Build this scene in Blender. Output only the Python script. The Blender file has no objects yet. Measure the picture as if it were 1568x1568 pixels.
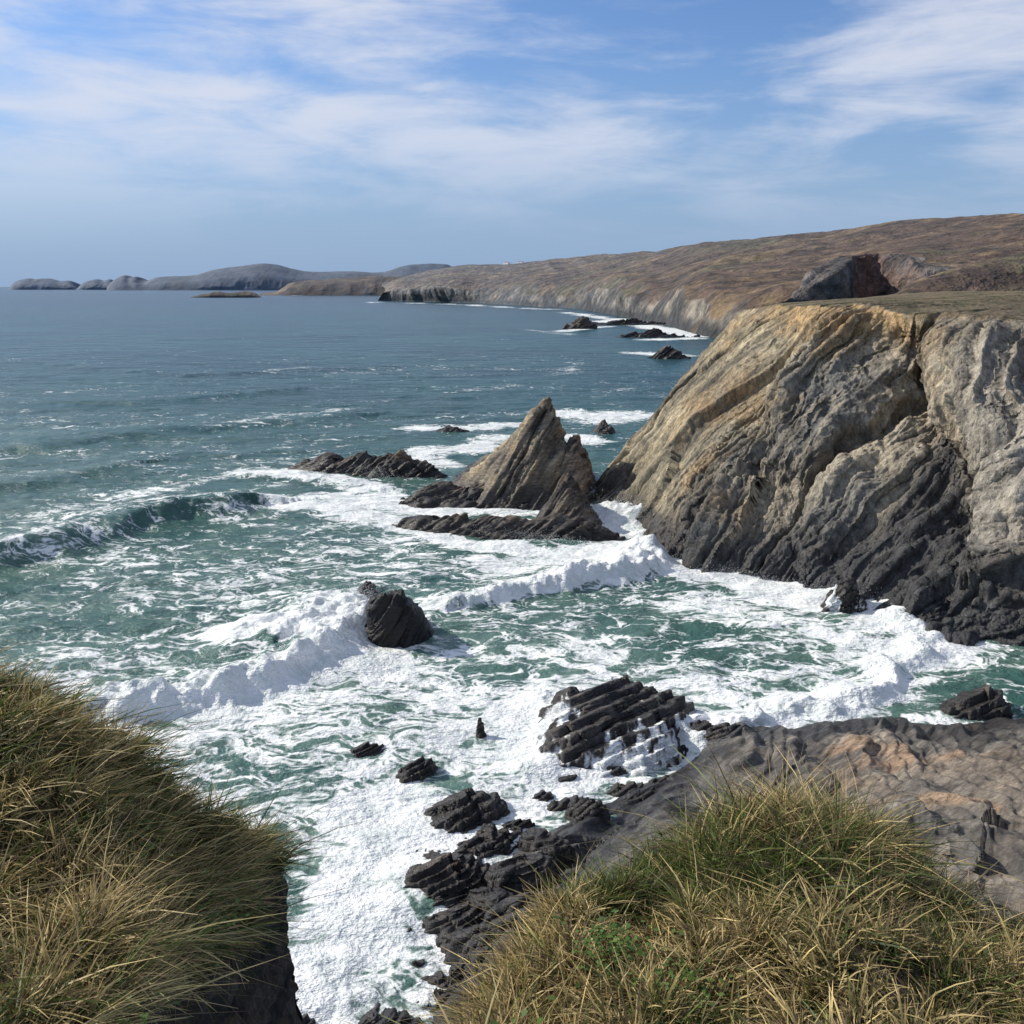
import bpy, math, numpy as np
rng=np.random.default_rng(7)
scene=bpy.context.scene
# ---------------------------------------------------------------- survey helpers
EYE=30.0; F=1508.0; PITCH=math.atan(346/F)
cp,sp=math.cos(PITCH),math.sin(PITCH)
def ray(u,v):
    a=(u-784)/F; b=(784-v)/F
    return np.array([a, cp+b*sp, -sp+b*cp])
def PZ(u,v,z=0.0):
    d=ray(u,v); t=(z-EYE)/d[2]; return np.array([0,0,EYE])+d*t
def PY(u,v,y):
    d=ray(u,v); t=y/d[1]; return np.array([0,0,EYE])+d*t
# ---------------------------------------------------------------- noise
def _h(ix,iy,iz,seed):
    h=ix*np.uint32(374761393)+iy*np.uint32(668265263)+iz*np.uint32(2246822519)+np.uint32((seed*3266489917)&0xffffffff)
    h=(h^(h>>np.uint32(13)))*np.uint32(1274126177)
    h=h^(h>>np.uint32(16)); h=h*np.uint32(2654435761); h=h^(h>>np.uint32(15))
    return h.astype(np.float32)/np.float32(2147483648.0)-1.0
def vnoise(p,seed=0):
    p=np.asarray(p,dtype=np.float64); fl=np.floor(p); f=(p-fl).astype(np.float32)
    i=fl.astype(np.int64).astype(np.uint32); one=np.uint32(1)
    w=f*f*f*(f*(f*6-15)+10)
    x,y,z=i[...,0],i[...,1],i[...,2]; wx,wy,wz=w[...,0],w[...,1],w[...,2]
    def L(a,b,t): return a+(b-a)*t
    c00=L(_h(x,y,z,seed),_h(x+one,y,z,seed),wx); c10=L(_h(x,y+one,z,seed),_h(x+one,y+one,z,seed),wx)
    c01=L(_h(x,y,z+one,seed),_h(x+one,y,z+one,seed),wx); c11=L(_h(x,y+one,z+one,seed),_h(x+one,y+one,z+one,seed),wx)
    return L(L(c00,c10,wy),L(c01,c11,wy),wz)
def fbm(p,o=4,seed=0,gain=0.5):
    s=0;a=1;t=0;p=np.asarray(p,dtype=np.float64)
    for k in range(o):
        s=s+a*vnoise(p+17.3*k,seed+k); t+=a; a*=gain; p=p*2.03
    return s/t
def ridged(p,o=4,seed=0,gain=0.5):
    s=0;a=1;t=0;p=np.asarray(p,dtype=np.float64)
    for k in range(o):
        s=s+a*(1-2*np.abs(vnoise(p+11.7*k,seed+k))); t+=a; a*=gain; p=p*2.07
    return s/t
def sst(a,b,x):
    t=np.clip((x-a)/(b-a),0,1); return t*t*(3-2*t)
def mix(a,b,t):
    t=np.asarray(t)[...,None]; return np.asarray(a)*(1-t)+np.asarray(b)*t
# ---------------------------------------------------------------- mesh helpers
def build(name,V,faces,n=4,mat=None,attrs=None,smooth=True):
    me=bpy.data.meshes.new(name); V=np.ascontiguousarray(V,dtype=np.float32).reshape(-1,3)
    faces=np.ascontiguousarray(faces,dtype=np.int32).reshape(-1)
    me.vertices.add(len(V)); me.vertices.foreach_set('co',V.ravel())
    nf=len(faces)//n
    me.loops.add(len(faces)); me.loops.foreach_set('vertex_index',faces)
    me.polygons.add(nf); me.polygons.foreach_set('loop_start',np.arange(nf,dtype=np.int32)*n)
    me.polygons.foreach_set('use_smooth',np.full(nf,smooth))
    me.update(calc_edges=True); me.validate()
    for k,a in (attrs or {}).items():
        a=np.asarray(a,dtype=np.float32)
        if a.ndim==1 or a.shape[-1]!=3:
            at=me.attributes.new(k,'FLOAT','POINT'); at.data.foreach_set('value',np.ascontiguousarray(a.ravel()))
        else:
            a=a.reshape(-1,3); at=me.attributes.new(k,'FLOAT_COLOR','POINT')
            at.data.foreach_set('color',np.ascontiguousarray(np.concatenate([a,np.ones((len(a),1),np.float32)],1).ravel()))
    ob=bpy.data.objects.new(name,me); scene.collection.objects.link(ob)
    if mat: me.materials.append(mat)
    return ob
def gridfaces(R,C,closed=False,flip=False):
    i=np.arange(R-1)[:,None]; j=np.arange(C if closed else C-1)[None,:]; j2=(j+1)%C
    q=np.stack([i*C+j+0*i, i*C+j2+0*i,(i+1)*C+j2,(i+1)*C+j],-1).reshape(-1,4)
    return q[:,::-1] if flip else q
def crs(A,n,axis=0,closed=False):
    A=np.moveaxis(np.asarray(A,float),axis,0); m=len(A)
    t=np.linspace(0,m if closed else m-1,n,endpoint=not closed)
    i=np.floor(t).astype(int)
    if not closed: i=np.minimum(i,m-2)
    f=(t-i).reshape((-1,)+(1,)*(A.ndim-1))
    g=(lambda k:A[k%m]) if closed else (lambda k:A[np.clip(k,0,m-1)])
    p0,p1,p2,p3=g(i-1),g(i),g(i+1),g(i+2)
    r=0.5*(2*p1+(p2-p0)*f+(2*p0-5*p1+4*p2-p3)*f*f+(3*p1-p0-3*p2+p3)*f**3)
    return np.moveaxis(r,0,axis)
def normals(P,closed=False):
    if closed:
        du=np.roll(P,-1,1)-np.roll(P,1,1)
    else: du=np.gradient(P,axis=1)
    dv=np.gradient(P,axis=0); N=np.cross(du,dv)
    return N/np.maximum(np.linalg.norm(N,axis=-1,keepdims=True),1e-9)
def unit(v): v=np.asarray(v,float); return v/np.linalg.norm(v)
def basis(bn):
    bn=unit(bn); a=unit(np.cross(bn,[0.13,0.21,0.97])); return bn,a,np.cross(bn,a)
def bedc(P,bn):
    b,a,c=basis(bn); return np.stack([P@b,P@a,P@c],-1)
SC=lambda q,fr,st: q*np.array([fr,fr*st,fr*st])
def plates(q0,fr,seed,warp=0.6):
    q=SC(q0,fr,.1); c=q[...,0]+warp*fbm(q*np.array([.35,1.5,1.5]),3,seed)
    i=np.floor(c); f=c-i
    z=np.zeros_like(i).astype(np.uint32); blk=np.floor(q[...,1]*1.3+.7*_h(i.astype(np.int64).astype(np.uint32),z,z,seed+5)).astype(np.int64).astype(np.uint32)
    ii=i.astype(np.int64).astype(np.uint32)
    h0=_h(ii,blk,z,seed); h1=_h(ii+np.uint32(1),blk,z,seed)
    return h0+(h1-h0)*sst(.78,1,f)
def cracks(q,seed,w=.12):
    n=vnoise(q+.35*fbm(q*1.7,3,seed+2)[...,None],seed); return 1-sst(0,w,np.abs(n))
def ledge(P,bn,L,seed,k=.85):
    """snap heights onto tilted bedding planes: stepped slate ledges"""
    b=unit(bn); c=(P@b)/L+.45*fbm(P*(.10/L),2,seed)+.05*fbm(P*(.7/L),2,seed+3)
    fl=np.floor(c); f=c-fl
    return k*L*(sst(.6,.98,f)-f)/max(b[2],.3)
def rockify(P,N,q0,amp,fr,seed,edge=None,pl=1.0,ck=.7):
    d=pl*(0.9*plates(q0,fr,seed)+0.6*plates(q0,fr*2.7,seed+9))+1.6*fbm(P*fr*.25,4,seed+3)+0.9*ridged(SC(q0,fr*1.3,.2),4,seed+4)
    k=cracks(SC(q0,fr*.6,.3),seed+12)+.5*cracks(SC(q0,fr*1.6,.35),seed+15)
    d=(d-ck*k)*amp
    if edge is not None: d=d*edge
    return P+N*d[...,None], k
def rock_cols(P,q0,k,fr,seed,dark=(.055,.05,.045),mid=(.17,.15,.12),light=(.32,.28,.21),wet=1.8,och=0.25,bright=0.0):
    s=fbm(SC(q0,fr*2.2,.12),5,seed+20,.62)*1.5+fbm(P*fr*.3,4,seed+21)*.9+bright
    c=mix(mid,light,sst(.0,.85,s)); c=mix(c,dark,sst(-.05,-.8,s))
    o=sst(.15,.6,fbm(P*fr*.35+5,4,seed+22)+.3*s)*och
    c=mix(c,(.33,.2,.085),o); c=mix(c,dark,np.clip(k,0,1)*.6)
    w=1-sst(wet*.6,wet*1.5,P[...,2]+.5*wet*fbm(P*.5,3,seed+23))
    c=mix(c,np.array(dark)*.55,w*.85)
    return c,w
# ---------------------------------------------------------------- materials
def newmat(name):
    m=bpy.data.materials.new(name); m.use_nodes=True; nt=m.node_tree
    return m,nt,nt.nodes['Principled BSDF'],nt.nodes,nt.links
def noise(ns,ln,vec,scale,detail=6,rough=.6,dist=0):
    n=ns.new('ShaderNodeTexNoise'); n.inputs['Scale'].default_value=scale; n.inputs['Detail'].default_value=detail
    n.inputs['Roughness'].default_value=rough; n.inputs['Distortion'].default_value=dist; ln.new(vec,n.inputs['Vector']); return n.outputs['Fac']
def mth(ns,ln,op,a,b=None,clamp=False):
    n=ns.new('ShaderNodeMath'); n.operation=op; n.use_clamp=clamp
    for i,x in enumerate([a,b]):
        if x is None: continue
        if isinstance(x,(int,float)): n.inputs[i].default_value=x
        else: ln.new(x,n.inputs[i])
    return n.outputs[0]
def mrange(ns,ln,x,a,b,c=0,d=1,smooth=True):
    n=ns.new('ShaderNodeMapRange'); n.interpolation_type='SMOOTHSTEP' if smooth else 'LINEAR'
    for i,k in enumerate([x,a,b,c,d]):
        if isinstance(k,(int,float)): n.inputs[i].default_value=k
        else: ln.new(k,n.inputs[i])
    return n.outputs[0]
def mixc(ns,ln,f,a,b,bt='MIX'):
    n=ns.new('ShaderNodeMix'); n.data_type='RGBA'; n.blend_type=bt
    for i,x in ((0,f),(6,a),(7,b)):
        if isinstance(x,(int,float)): n.inputs[i].default_value=x
        elif isinstance(x,tuple): n.inputs[i].default_value=(*x,1) if len(x)==3 else x
        else: ln.new(x,n.inputs[i])
    return n.outputs[2]
def rock_material(name,fs=1.0,bump=.25,streak=(1,1,.25),contrast=1.0):
    m,nt,b,ns,ln=newmat(name)
    geo=ns.new('ShaderNodeNewGeometry'); pos=geo.outputs['Position']
    mp=ns.new('ShaderNodeMapping'); mp.inputs['Scale'].default_value=streak; mp.inputs['Rotation'].default_value=(.3,.45,.2); ln.new(pos,mp.inputs[0])
    at=ns.new('ShaderNodeAttribute'); at.attribute_name='Col'; aw=ns.new('ShaderNodeAttribute'); aw.attribute_name='wet'
    n1=noise(ns,ln,mp.outputs[0],2.2*fs,5,.68,.3); n2=noise(ns,ln,pos,7*fs,3,.65)
    g=mth(ns,ln,'MULTIPLY',mrange(ns,ln,n1,.3,.7,1-.5*contrast,1+.4*contrast),mrange(ns,ln,n2,.25,.75,1-.25*contrast,1+.25*contrast))
    cm=ns.new('ShaderNodeVectorMath'); cm.operation='SCALE'; ln.new(at.outputs['Color'],cm.inputs[0]); ln.new(g,cm.inputs['Scale'])
    ln.new(cm.outputs[0],b.inputs['Base Color'])
    ln.new(mrange(ns,ln,aw.outputs['Fac'],0,1,.85,.38),b.inputs['Roughness'])
    b.inputs['Specular IOR Level'].default_value=.35
    bp=ns.new('ShaderNodeBump'); bp.inputs['Strength'].default_value=.9; bp.inputs['Distance'].default_value=bump
    ln.new(mth(ns,ln,'ADD',n1,mth(ns,ln,'MULTIPLY',n2,.35)),bp.inputs['Height']); ln.new(bp.outputs[0],b.inputs['Normal'])
    return m
M_cliff=rock_material('cliff_rock',.7,.5,(1,1,.5))
M_rock=rock_material('wet_rock',1.3,.18,(.35,.35,1.8))
M_shelf=rock_material('shelf_rock',1.0,.18,(.3,.6,1.6))
M_far=rock_material('far_coast_ground',.035,6,(1,1,1),1.1)
M_vfar=rock_material('distant_land_ground',.004,8,(1,1,1),.4)
M_soil=rock_material('bank_soil',8,.03,(1,1,1))
# ---------------------------------------------------------------- headland cliff
def headland():
    base=[(893,752),(950,795),(1005,834),(1090,868),(1190,893),(1265,905),(1340,938),(1440,973),(1568,993),(1700,1005),(1900,1015)]
    top=[(1128,478,150),(1150,473,146),(1185,469,140),(1230,470,133),(1280,472,127),(1340,476,121),(1395,486,116),(1470,491,112),(1568,497,106),(1680,503,100),(1850,508,95)]
    B=np.array([PZ(u,v,-.6) for u,v in base]); T=np.array([PY(*q) for q in top])
    B=np.concatenate([[B[0]+[18,20,0],B[0]+[7,8,0]],B]); T=np.concatenate([[T[0]+[13,19,-5],T[0]+[5,8,-1.8]],T])
    #              -2 -1 0  1   2   3   4   5    6    7   8   9  10
    off=np.array([[0,0,0, 0,  .5, 1,  1.5,2,  2.5, .5, 0,  0, 0],
                  [0,0,0, 1,  2,  1.5,1,  3.2,-.8,-3,  1.5,1, 0],
                  [0,0,.6,1.5,2.4,.3, 3.4,1.8,-6.5,-4.5,3, 1, 0],
                  [0,0,.6,1.2,1.2,-1.5,3.6,.2,-6.5,-.5,3.2,1, 0],
                  [0]*13],float)
    nh=unit([-.9,-.43,0]); rows=[]
    for k,t in enumerate([0,.25,.5,.75,1]):
        rows.append(B*(1-t)+T*t+nh*off[k][:,None])
    C1=T+np.array([2.5,2,.35]); C2=T+np.array([14,10,.9]); C3=T+np.array([45,34,1.8]); C4=T+np.array([110,80,-2])
    C3[0:2,2]-=2; C2[0:2,2]-=.8
    A=np.array([B+nh*.5+[0,0,-2]]+rows)
    NR,NC=470,1000
    cliffR=crs(crs(A,NR,0),NC,1)
    topR=crs(crs(np.array([T,C1,C2,C3,C4]),110,0),NC,1)[1:]
    P=np.concatenate([cliffR,topR])
    def nrm(P):
        N=normals(P); return -N if N[200,500]@np.array([-1,-.4,0])<0 else N
    N=nrm(P)
    R,C=P.shape[:2]; row=np.arange(R)
    u_=np.linspace(-2,10,C)[None,:]*np.ones((R,1)); tt=((row/NR*5-1)/4)[:,None]*np.ones((1,C))
    ed=np.where(row<NR,1-.75*sst(NR*.9,NR,row),.22*np.exp(-(row-NR)/40)+.09)[:,None]*np.ones((1,C))
    s=unit([.4,-.92,0]); S=P@s; Z=P[...,2]; S0=S[int(NR*.4),int(NC*4.6/12)]
    right=sst(-10,6,S-S0)
    th=np.radians(26-34*right+28*right*fbm(np.stack([S/17,Z/15,0*S],-1),2,30)+9*fbm(np.stack([S/8,Z/9,0*S],-1),2,36))
    c0=(S-S0)*np.cos(th)-Z*np.sin(th); al=(S-S0)*np.sin(th)+Z*np.cos(th)
    q0=np.stack([c0+1.2*fbm(P*.13,3,33),al,P@nh],-1)
    fold=ridged(SC(q0,.12,.25),3,31,.5); fold2=ridged(SC(q0,.34,.3),3,35,.55)
    slab=plates(q0,.14,37,.4); joint=plates(q0[...,[1,0,2]]*[1,1.6,1],.13,39,.5); blk=plates(q0,.26,44,.9)
    gul=cracks(SC(q0,.1,.2),38,.13)
    rough=fbm(P*.33,5,46,.6)
    P=P+N*((right*(2.9*fold+.7*fold2+.9*joint+.9*blk)+(1-right)*(.9*slab+.2*fold2+.5*joint)+1.1*rough*(.4+.6*right)-(.8+1.5*right)*gul)*ed)[...,None]
    N=nrm(P)
    P,k=rockify(P,N,q0,.27,.62,40,ed*(.45+.6*right),pl=1.0,ck=.9)
    N=nrm(P); Z=P[...,2]
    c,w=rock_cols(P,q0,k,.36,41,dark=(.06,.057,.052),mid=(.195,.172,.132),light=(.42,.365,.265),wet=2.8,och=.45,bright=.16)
    f1=fbm(P*.09,4,50); f2=fbm(P*.5,4,51); f3=fbm(SC(q0,.5,.2),4,52)
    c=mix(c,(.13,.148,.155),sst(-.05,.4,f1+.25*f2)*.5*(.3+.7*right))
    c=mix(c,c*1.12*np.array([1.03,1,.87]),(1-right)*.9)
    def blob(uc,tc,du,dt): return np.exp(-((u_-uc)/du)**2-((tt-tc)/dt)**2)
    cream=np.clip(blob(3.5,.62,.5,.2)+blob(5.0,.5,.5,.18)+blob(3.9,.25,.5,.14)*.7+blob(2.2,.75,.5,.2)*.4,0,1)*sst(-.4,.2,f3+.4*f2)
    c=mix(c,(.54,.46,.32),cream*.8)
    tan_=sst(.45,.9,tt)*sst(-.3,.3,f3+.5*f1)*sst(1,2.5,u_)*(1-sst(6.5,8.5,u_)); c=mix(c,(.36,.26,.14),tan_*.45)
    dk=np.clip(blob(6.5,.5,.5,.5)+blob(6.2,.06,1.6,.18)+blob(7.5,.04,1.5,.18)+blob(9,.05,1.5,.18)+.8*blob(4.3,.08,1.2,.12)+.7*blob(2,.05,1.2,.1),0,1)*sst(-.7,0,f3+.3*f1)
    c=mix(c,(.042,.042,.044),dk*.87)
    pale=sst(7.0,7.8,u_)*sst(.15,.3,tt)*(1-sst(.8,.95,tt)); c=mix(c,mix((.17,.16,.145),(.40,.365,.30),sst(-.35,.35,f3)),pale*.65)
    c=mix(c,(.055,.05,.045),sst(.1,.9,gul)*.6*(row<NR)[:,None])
    top_=(row<NR)[:,None]
    och=sst(22.4,25.2,Z+2.2*f2+1.2*f1)*top_*sst(1.6,2.6,u_)*(1-sst(5.6,6.3,u_))
    c=mix(c,mix((.25,.18,.10),(.47,.31,.14),sst(-.2,.3,f2+.5*f3)),np.clip(och,0,1)*.85)
    veg=np.clip(sst(16,24,Z+5*f1+5*f2)*(1-.8*och)*sst(.1,.5,N[...,2]+.3*f2+.2)*(.5+.5*right),0,1)
    lip=NR-4+16*f1+12*f2
    veg=np.maximum(veg,sst(0,6,row[:,None]-lip)*(.92+.08*f2))
    vc=mix((.17,.13,.07),(.085,.085,.035),sst(-.2,.5,f2)); vc=mix(vc,(.14,.095,.06),sst(-.15,.3,fbm(P*.04,3,54))*.7)
    c=mix(c,vc,np.clip(veg,0,1)*.9)
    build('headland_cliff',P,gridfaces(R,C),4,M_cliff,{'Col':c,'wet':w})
headland()
# ---------------------------------------------------------------- closed rocks (stacks, reefs)
def ringrock(name,base,top,bn,amp,fr,seed,nr=90,nc=240,pw=1.0,mat=None,**kw):
    B=np.array([PZ(u,v,-1.0) for u,v in base]); T=np.array([PY(*q) for q in top])
    B=crs(B,nc,0,True); T=crs(T,nc,0,True)*1.0
    cen=T.mean(0); t=np.linspace(0,1,nr)[:,None,None]
    P=B*(1-t)**pw+T*(1-(1-t)**pw)
    P[...,2]=(B*(1-t)+T*t)[...,2]
    k=np.linspace(0,1,14)[1:,None,None]; P=np.concatenate([P,T*(1-k)+cen*k])
    N=normals(P,True)
    out=P-P.mean((0,1)); 
    if (N*out).sum()<0: N=-N
    e=np.ones(P.shape[:2]); e[-13:]*=np.linspace(.8,.3,13)[:,None]
    q0=bedc(P,bn); P,k=rockify(P,N,q0,amp,fr,seed,e,pl=1.2)
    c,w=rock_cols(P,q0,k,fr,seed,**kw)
    return build(name,P,gridfaces(P.shape[0],nc,True),4,mat or M_rock,{'Col':c,'wet':w})
bnS=unit([.86,-.28,-.42])
ringrock('sea_stack',[(668,762),(720,785),(770,790),(850,792),(900,775),(898,735),(860,715),(800,700),(745,710),(700,732)],
  [(800,655,140),(815,642,139),(826,630,139),(838,628,139),(850,645,139),(850,640,141),(843,622,142),(835,611,142.5),(828,618,142.5),(812,640,142)],bnS,.36,.7,60,pw=1.2,mid=(.2,.17,.125),light=(.38,.31,.2),wet=2.6,bright=.1)
ringrock('sea_stack_shoulder',[(830,775),(850,790),(895,790),(915,770),(910,735),(890,722),(865,725),(845,740)],
  [(864,688,139),(868,682,138),(880,678,138),(887,690,138),(886,676,139),(882,666,140),(874,670,140),(868,678,140)],bnS,.25,.95,64,pw=.9,nr=70,nc=180,mid=(.2,.16,.12),light=(.36,.27,.17),wet=2.2)
ringrock('sea_stack_outlier',[(805,822),(840,836),(890,842),(938,834),(925,802),(900,785),(865,778),(828,800)],
  [(850,755,124),(856,747,123),(866,742,123),(880,760,123),(884,752,125),(876,732,126),(867,725,126.5),(857,739,126)],bnS,.2,.95,68,pw=1.0,nr=80,nc=220,dark=(.03,.028,.026),mid=(.075,.064,.053),light=(.19,.155,.11),wet=2.4)
def polard(seed,hw,dep,h,rot,peaks,bn,amp,fr,nr,nc,c0,zc,kw):
    th=np.linspace(0,2*np.pi,nc,endpoint=False)[None,:]; r=np.linspace(1,0.0,nr)[:,None]
    sq=1/np.maximum(np.abs(np.cos(th+seed)),np.abs(np.sin(th+seed)))**.45
    x=r*np.cos(th)*sq; y=r*np.sin(th)*sq
    lb=kw.pop('lb',None)
    pe=2.6 if lb is None else 5.0
    pr=(1-r**pe)*np.ones_like(th); pk=np.zeros_like(x)
    for (px,py,ph,ps) in (peaks or [(0,0,1,.6)]):
        pk=np.maximum(pk,ph*np.clip(1-np.maximum(np.abs(x-px)+.35*np.abs(y-py),np.abs(y-py)*1.1)/ps,0,1)**.8)
    z=h*(.3*pr+.75*pk*np.clip(pr*2.2,0,1))-1.2*(r**8)
    if lb is not None: z=h*(.42*pr+.4*pk*np.clip(pr*2.2,0,1)+.28*(x*.8-y*.5)*pr)-1.2*(r**8)
    wob=1+.35*fbm(np.stack([np.cos(th)*1.9+0*r,np.sin(th)*1.9+0*r,0*r+seed+0*th],-1),4,seed,.6)
    X=x*hw*wob; Y=y*dep*wob; cr_,sr=math.cos(rot),math.sin(rot)
    P=np.stack([c0[0]+X*cr_-Y*sr,c0[1]+X*sr+Y*cr_,z+zc],-1)
    q0=bedc(P,unit(bn)); sc=1.6/max(hw,.5)
    if lb is None:
        P[...,2]+=h*(.24*ridged(P*sc,3,seed+2)+.16*plates(q0,sc*1.6,seed+6))*pr
    else:
        P[...,2]+=h*(.3*fbm(P*sc*.8,3,seed+2)+.22*plates(q0,sc*1.1,seed+6))*pr
        cl=np.clip(pr*3,0,1)
        P[...,2]+=ledge(P,lb,max(.3*h,.28),seed+40,.9)*cl
        P[...,2]+=ledge(P,lb,max(.1*h,.11),seed+44,.7)*cl
    N=normals(P,True)
    if N[nr//2,:,2].mean()<0: N=-N
    N[-3:]=[0,0,1]; e=1-.8*sst(.07,.0,r)+0*x
    P,k=rockify(P,N,q0,amp*(.4 if lb is not None else 1),fr,seed,e,pl=1.25)
    kw.setdefault('wet',max(1.0,h*.7)); kw.setdefault('dark',(.03,.028,.027)); kw.setdefault('mid',(.085,.077,.07)); kw.setdefault('light',(.2,.175,.145))
    foamy=kw.pop('foamy',None)
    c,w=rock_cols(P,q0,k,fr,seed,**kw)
    if foamy:
        f=fbm(np.stack([P[...,0]*.5,P[...,1]*.35,P[...,2]*.2],-1),5,seed+70,.6)-.28*(P[...,2]/h)+.1
        f2=fbm(P*[3,1.4,1],3,seed+75)
        c=mix(c,(.72,.75,.75),sst(foamy,foamy+.12,f+.22*f2))
    return P,gridfaces(nr,nc,True),c,w
def lowrock(name,u0,u1,v,h,dep,seed,rot=0,peaks=None,bn=(.5,-.3,-.6),amp=.16,fr=1.2,nr=80,nc=220,zc=0,**kw):
    a=PZ(u0,v); b=PZ(u1,v)
    P,f,c,w=polard(seed,np.linalg.norm(b-a)/2,dep,h,rot,peaks,bn,amp,fr,nr,nc,(a+b)/2,zc,kw)
    build(name,P,f,4,M_rock,{'Col':c,'wet':w})
LB=(-.42,.30,.85)
def boulders(name,lst,seed):
    r=np.random.default_rng(seed); V=[];Fs=[];C=[];W=[];n=0
    for i,(u,v,z,s) in enumerate(lst):
        c0=PZ(u,v,z); h=s*r.uniform(.4,.75)
        P,f,c,w=polard(seed+i*7,s*r.uniform(.9,1.6),s*r.uniform(.5,.9),h,r.uniform(-.7,.3),[(r.uniform(-.4,.4),r.uniform(-.3,.3),1.1,1.3)],(.4,.5*r.uniform(-1,1),-.7),.13*min(s,1.4),1.7/max(s,.6),44,110,c0,z-.15,{'wet':z+.9*h,'lb':np.array(LB)+r.normal(0,.14,3)})
        V.append(P.reshape(-1,3)); Fs.append(f+n); C.append(c.reshape(-1,3)); W.append(w.ravel()); n+=P.shape[0]*P.shape[1]
    build(name,np.concatenate(V),np.concatenate(Fs),4,M_rock,{'Col':np.concatenate(C),'wet':np.concatenate(W)})
lowrock('reef_rock',440,700,722,3.0,5.5,101,rot=-.35,peaks=[(-.1,0,1.,.5),(-.55,0,.7,.4),(.35,0,1.1,.5),(.75,0,.7,.35)],amp=.3,fr=.8)
lowrock('reef_rock',585,860,768,2.6,5,102,rot=-.1,peaks=[(-.3,0,.9,.5),(.3,0,1,.5),(.7,.0,1.1,.5)],amp=.3,fr=.8)
lowrock('reef_rock',600,935,814,2.2,3.6,103,rot=-.2,peaks=[(-.5,0,.6,.5),(0,0,.9,.5),(.45,0,1.2,.5)],amp=.26,fr=.9,mid=(.11,.095,.08))
ringrock('tide_rock',[(562,985),(585,1002),(625,1004),(664,990),(666,968),(640,950),(600,944),(566,955)],
  [(564,922,80.5),(576,915,80),(598,912,79.7),(622,928,79.7),(627,922,80.6),(618,911,81.4),(596,907,81.8),(570,914,81.4)],(.8,.2,-.5),.2,.8,104,pw=.85,nr=80,nc=220,wet=9,dark=(.014,.014,.015),mid=(.032,.03,.029),light=(.08,.07,.06),och=.1)
lowrock('tide_rock',540,590,920,1.6,2.2,105,amp=.16,fr=1.1,wet=9,dark=(.014,.014,.015),mid=(.03,.028,.027),och=0)
lowrock('tide_rock',820,1062,1112,2.3,7.5,107,rot=-.3,peaks=[(-.35,.45,1.3,1.0),(.25,.2,.95,.8),(-.5,-.5,.6,.6),(.75,.15,.8,.5)],amp=.18,fr=.8,foamy=.2,bn=(.35,.5,-.75),nr=170,nc=420,lb=(-.35,.35,.86))
lowrock('tide_rock',600,670,1178,1.1,1.8,108,amp=.12,fr=1.7,lb=LB)
lowrock('tide_rock',652,770,1245,1.6,2.8,109,rot=-.6,amp=.18,fr=1.3,bn=(.5,.5,-.6),lb=LB,nr=120,nc=300)
lowrock('tide_rock',690,810,1290,1.3,2.2,119,rot=-.5,amp=.16,fr=1.3,bn=(.5,.5,-.6),lb=LB,nr=120,nc=300)
lowrock('tide_rock',600,770,1340,1.4,2.5,110,rot=-.25,amp=.18,fr=1.2,mid=(.12,.09,.068),och=.4,bn=(.4,.6,-.6),lb=LB,nr=120,nc=300)
lowrock('tide_rock',650,790,1405,1.0,1.8,111,amp=.16,fr=1.4,bn=(.4,.6,-.6),lb=LB,nr=120,nc=300)
lowrock('tide_rock',655,800,1500,1.5,2.1,112,rot=.2,amp=.2,fr=1.3,mid=(.06,.06,.06),lb=LB,nr=120,nc=300)
lowrock('tide_rock',1434,1548,1085,2.3,2.3,113,amp=.14,fr=1.3,mid=(.13,.115,.1),lb=LB)
lowrock('tide_rock',727,744,1126,1.1,.4,114,amp=.06,fr=2)
lowrock('tide_rock',1255,1330,932,2.6,2.4,115,peaks=[(.1,0,1.2,.9)],amp=.18,fr=1,foamy=.3)
lowrock('tide_rock',530,600,1148,.5,1.2,116,amp=.1,fr=1.7,lb=LB)
lowrock('tide_rock',500,650,1572,.8,1.6,117,amp=.14,fr=1.6,lb=LB)
lowrock('reef_rock',860,912,503,9,9,118,amp=.9,fr=.25,wet=3)
lowrock('reef_rock',985,1060,548,4,6,129,amp=.6,fr=.3,wet=3)
lowrock('reef_rock',935,1055,516,4,9,120,amp=.8,fr=.25,wet=3)
lowrock('reef_rock',905,945,661,2.4,5,121,amp=.3,fr=.6)
lowrock('reef_rock',660,720,660,1.0,3,122,amp=.2,fr=.7)
lowrock('reef_rock',900,1010,497,4,14,123,amp=.8,fr=.2,wet=3)
boulders('shore_boulders',[(830,1215,0,.9),(870,1190,0,.8),(905,1168,0,.5),(940,1180,0,.9),(1010,1168,0,.6),(1040,1150,0,1.0),(1075,1120,.2,1.3),(960,1205,0,1.0),(790,1265,0,1.2),(760,1300,0,1.0),(735,1345,0,.9),
  (800,1330,1.2,1.8),(765,1380,.8,1.6),(770,1440,1.2,1.8),(810,1400,2.4,2.0),(720,1440,.3,1.2),(735,1490,.4,1.3),(800,1470,2.2,2.0),(770,1540,1.6,1.9),(700,1555,.3,1.1),(650,1535,0,.7),(620,1420,0,.35),(600,1560,0,.6),(440,1530,0,.6),(460,1565,0,.8),(690,1380,0,.8),(640,1300,0,.6),(625,1335,0,.7),(840,1290,1.0,1.2),(900,1240,.6,1.2),(1110,1120,.6,1.0),(985,1215,.4,1.1),(670,1320,0,.9),(715,1400,.2,1.0),(640,1470,0,.35),(850,1440,3.6,1.8),(560,1545,0,.4),(690,1440,0,.8),(675,1500,0,.7),(1020,1195,.2,.9),(870,1225,.2,1.0)],900)
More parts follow.
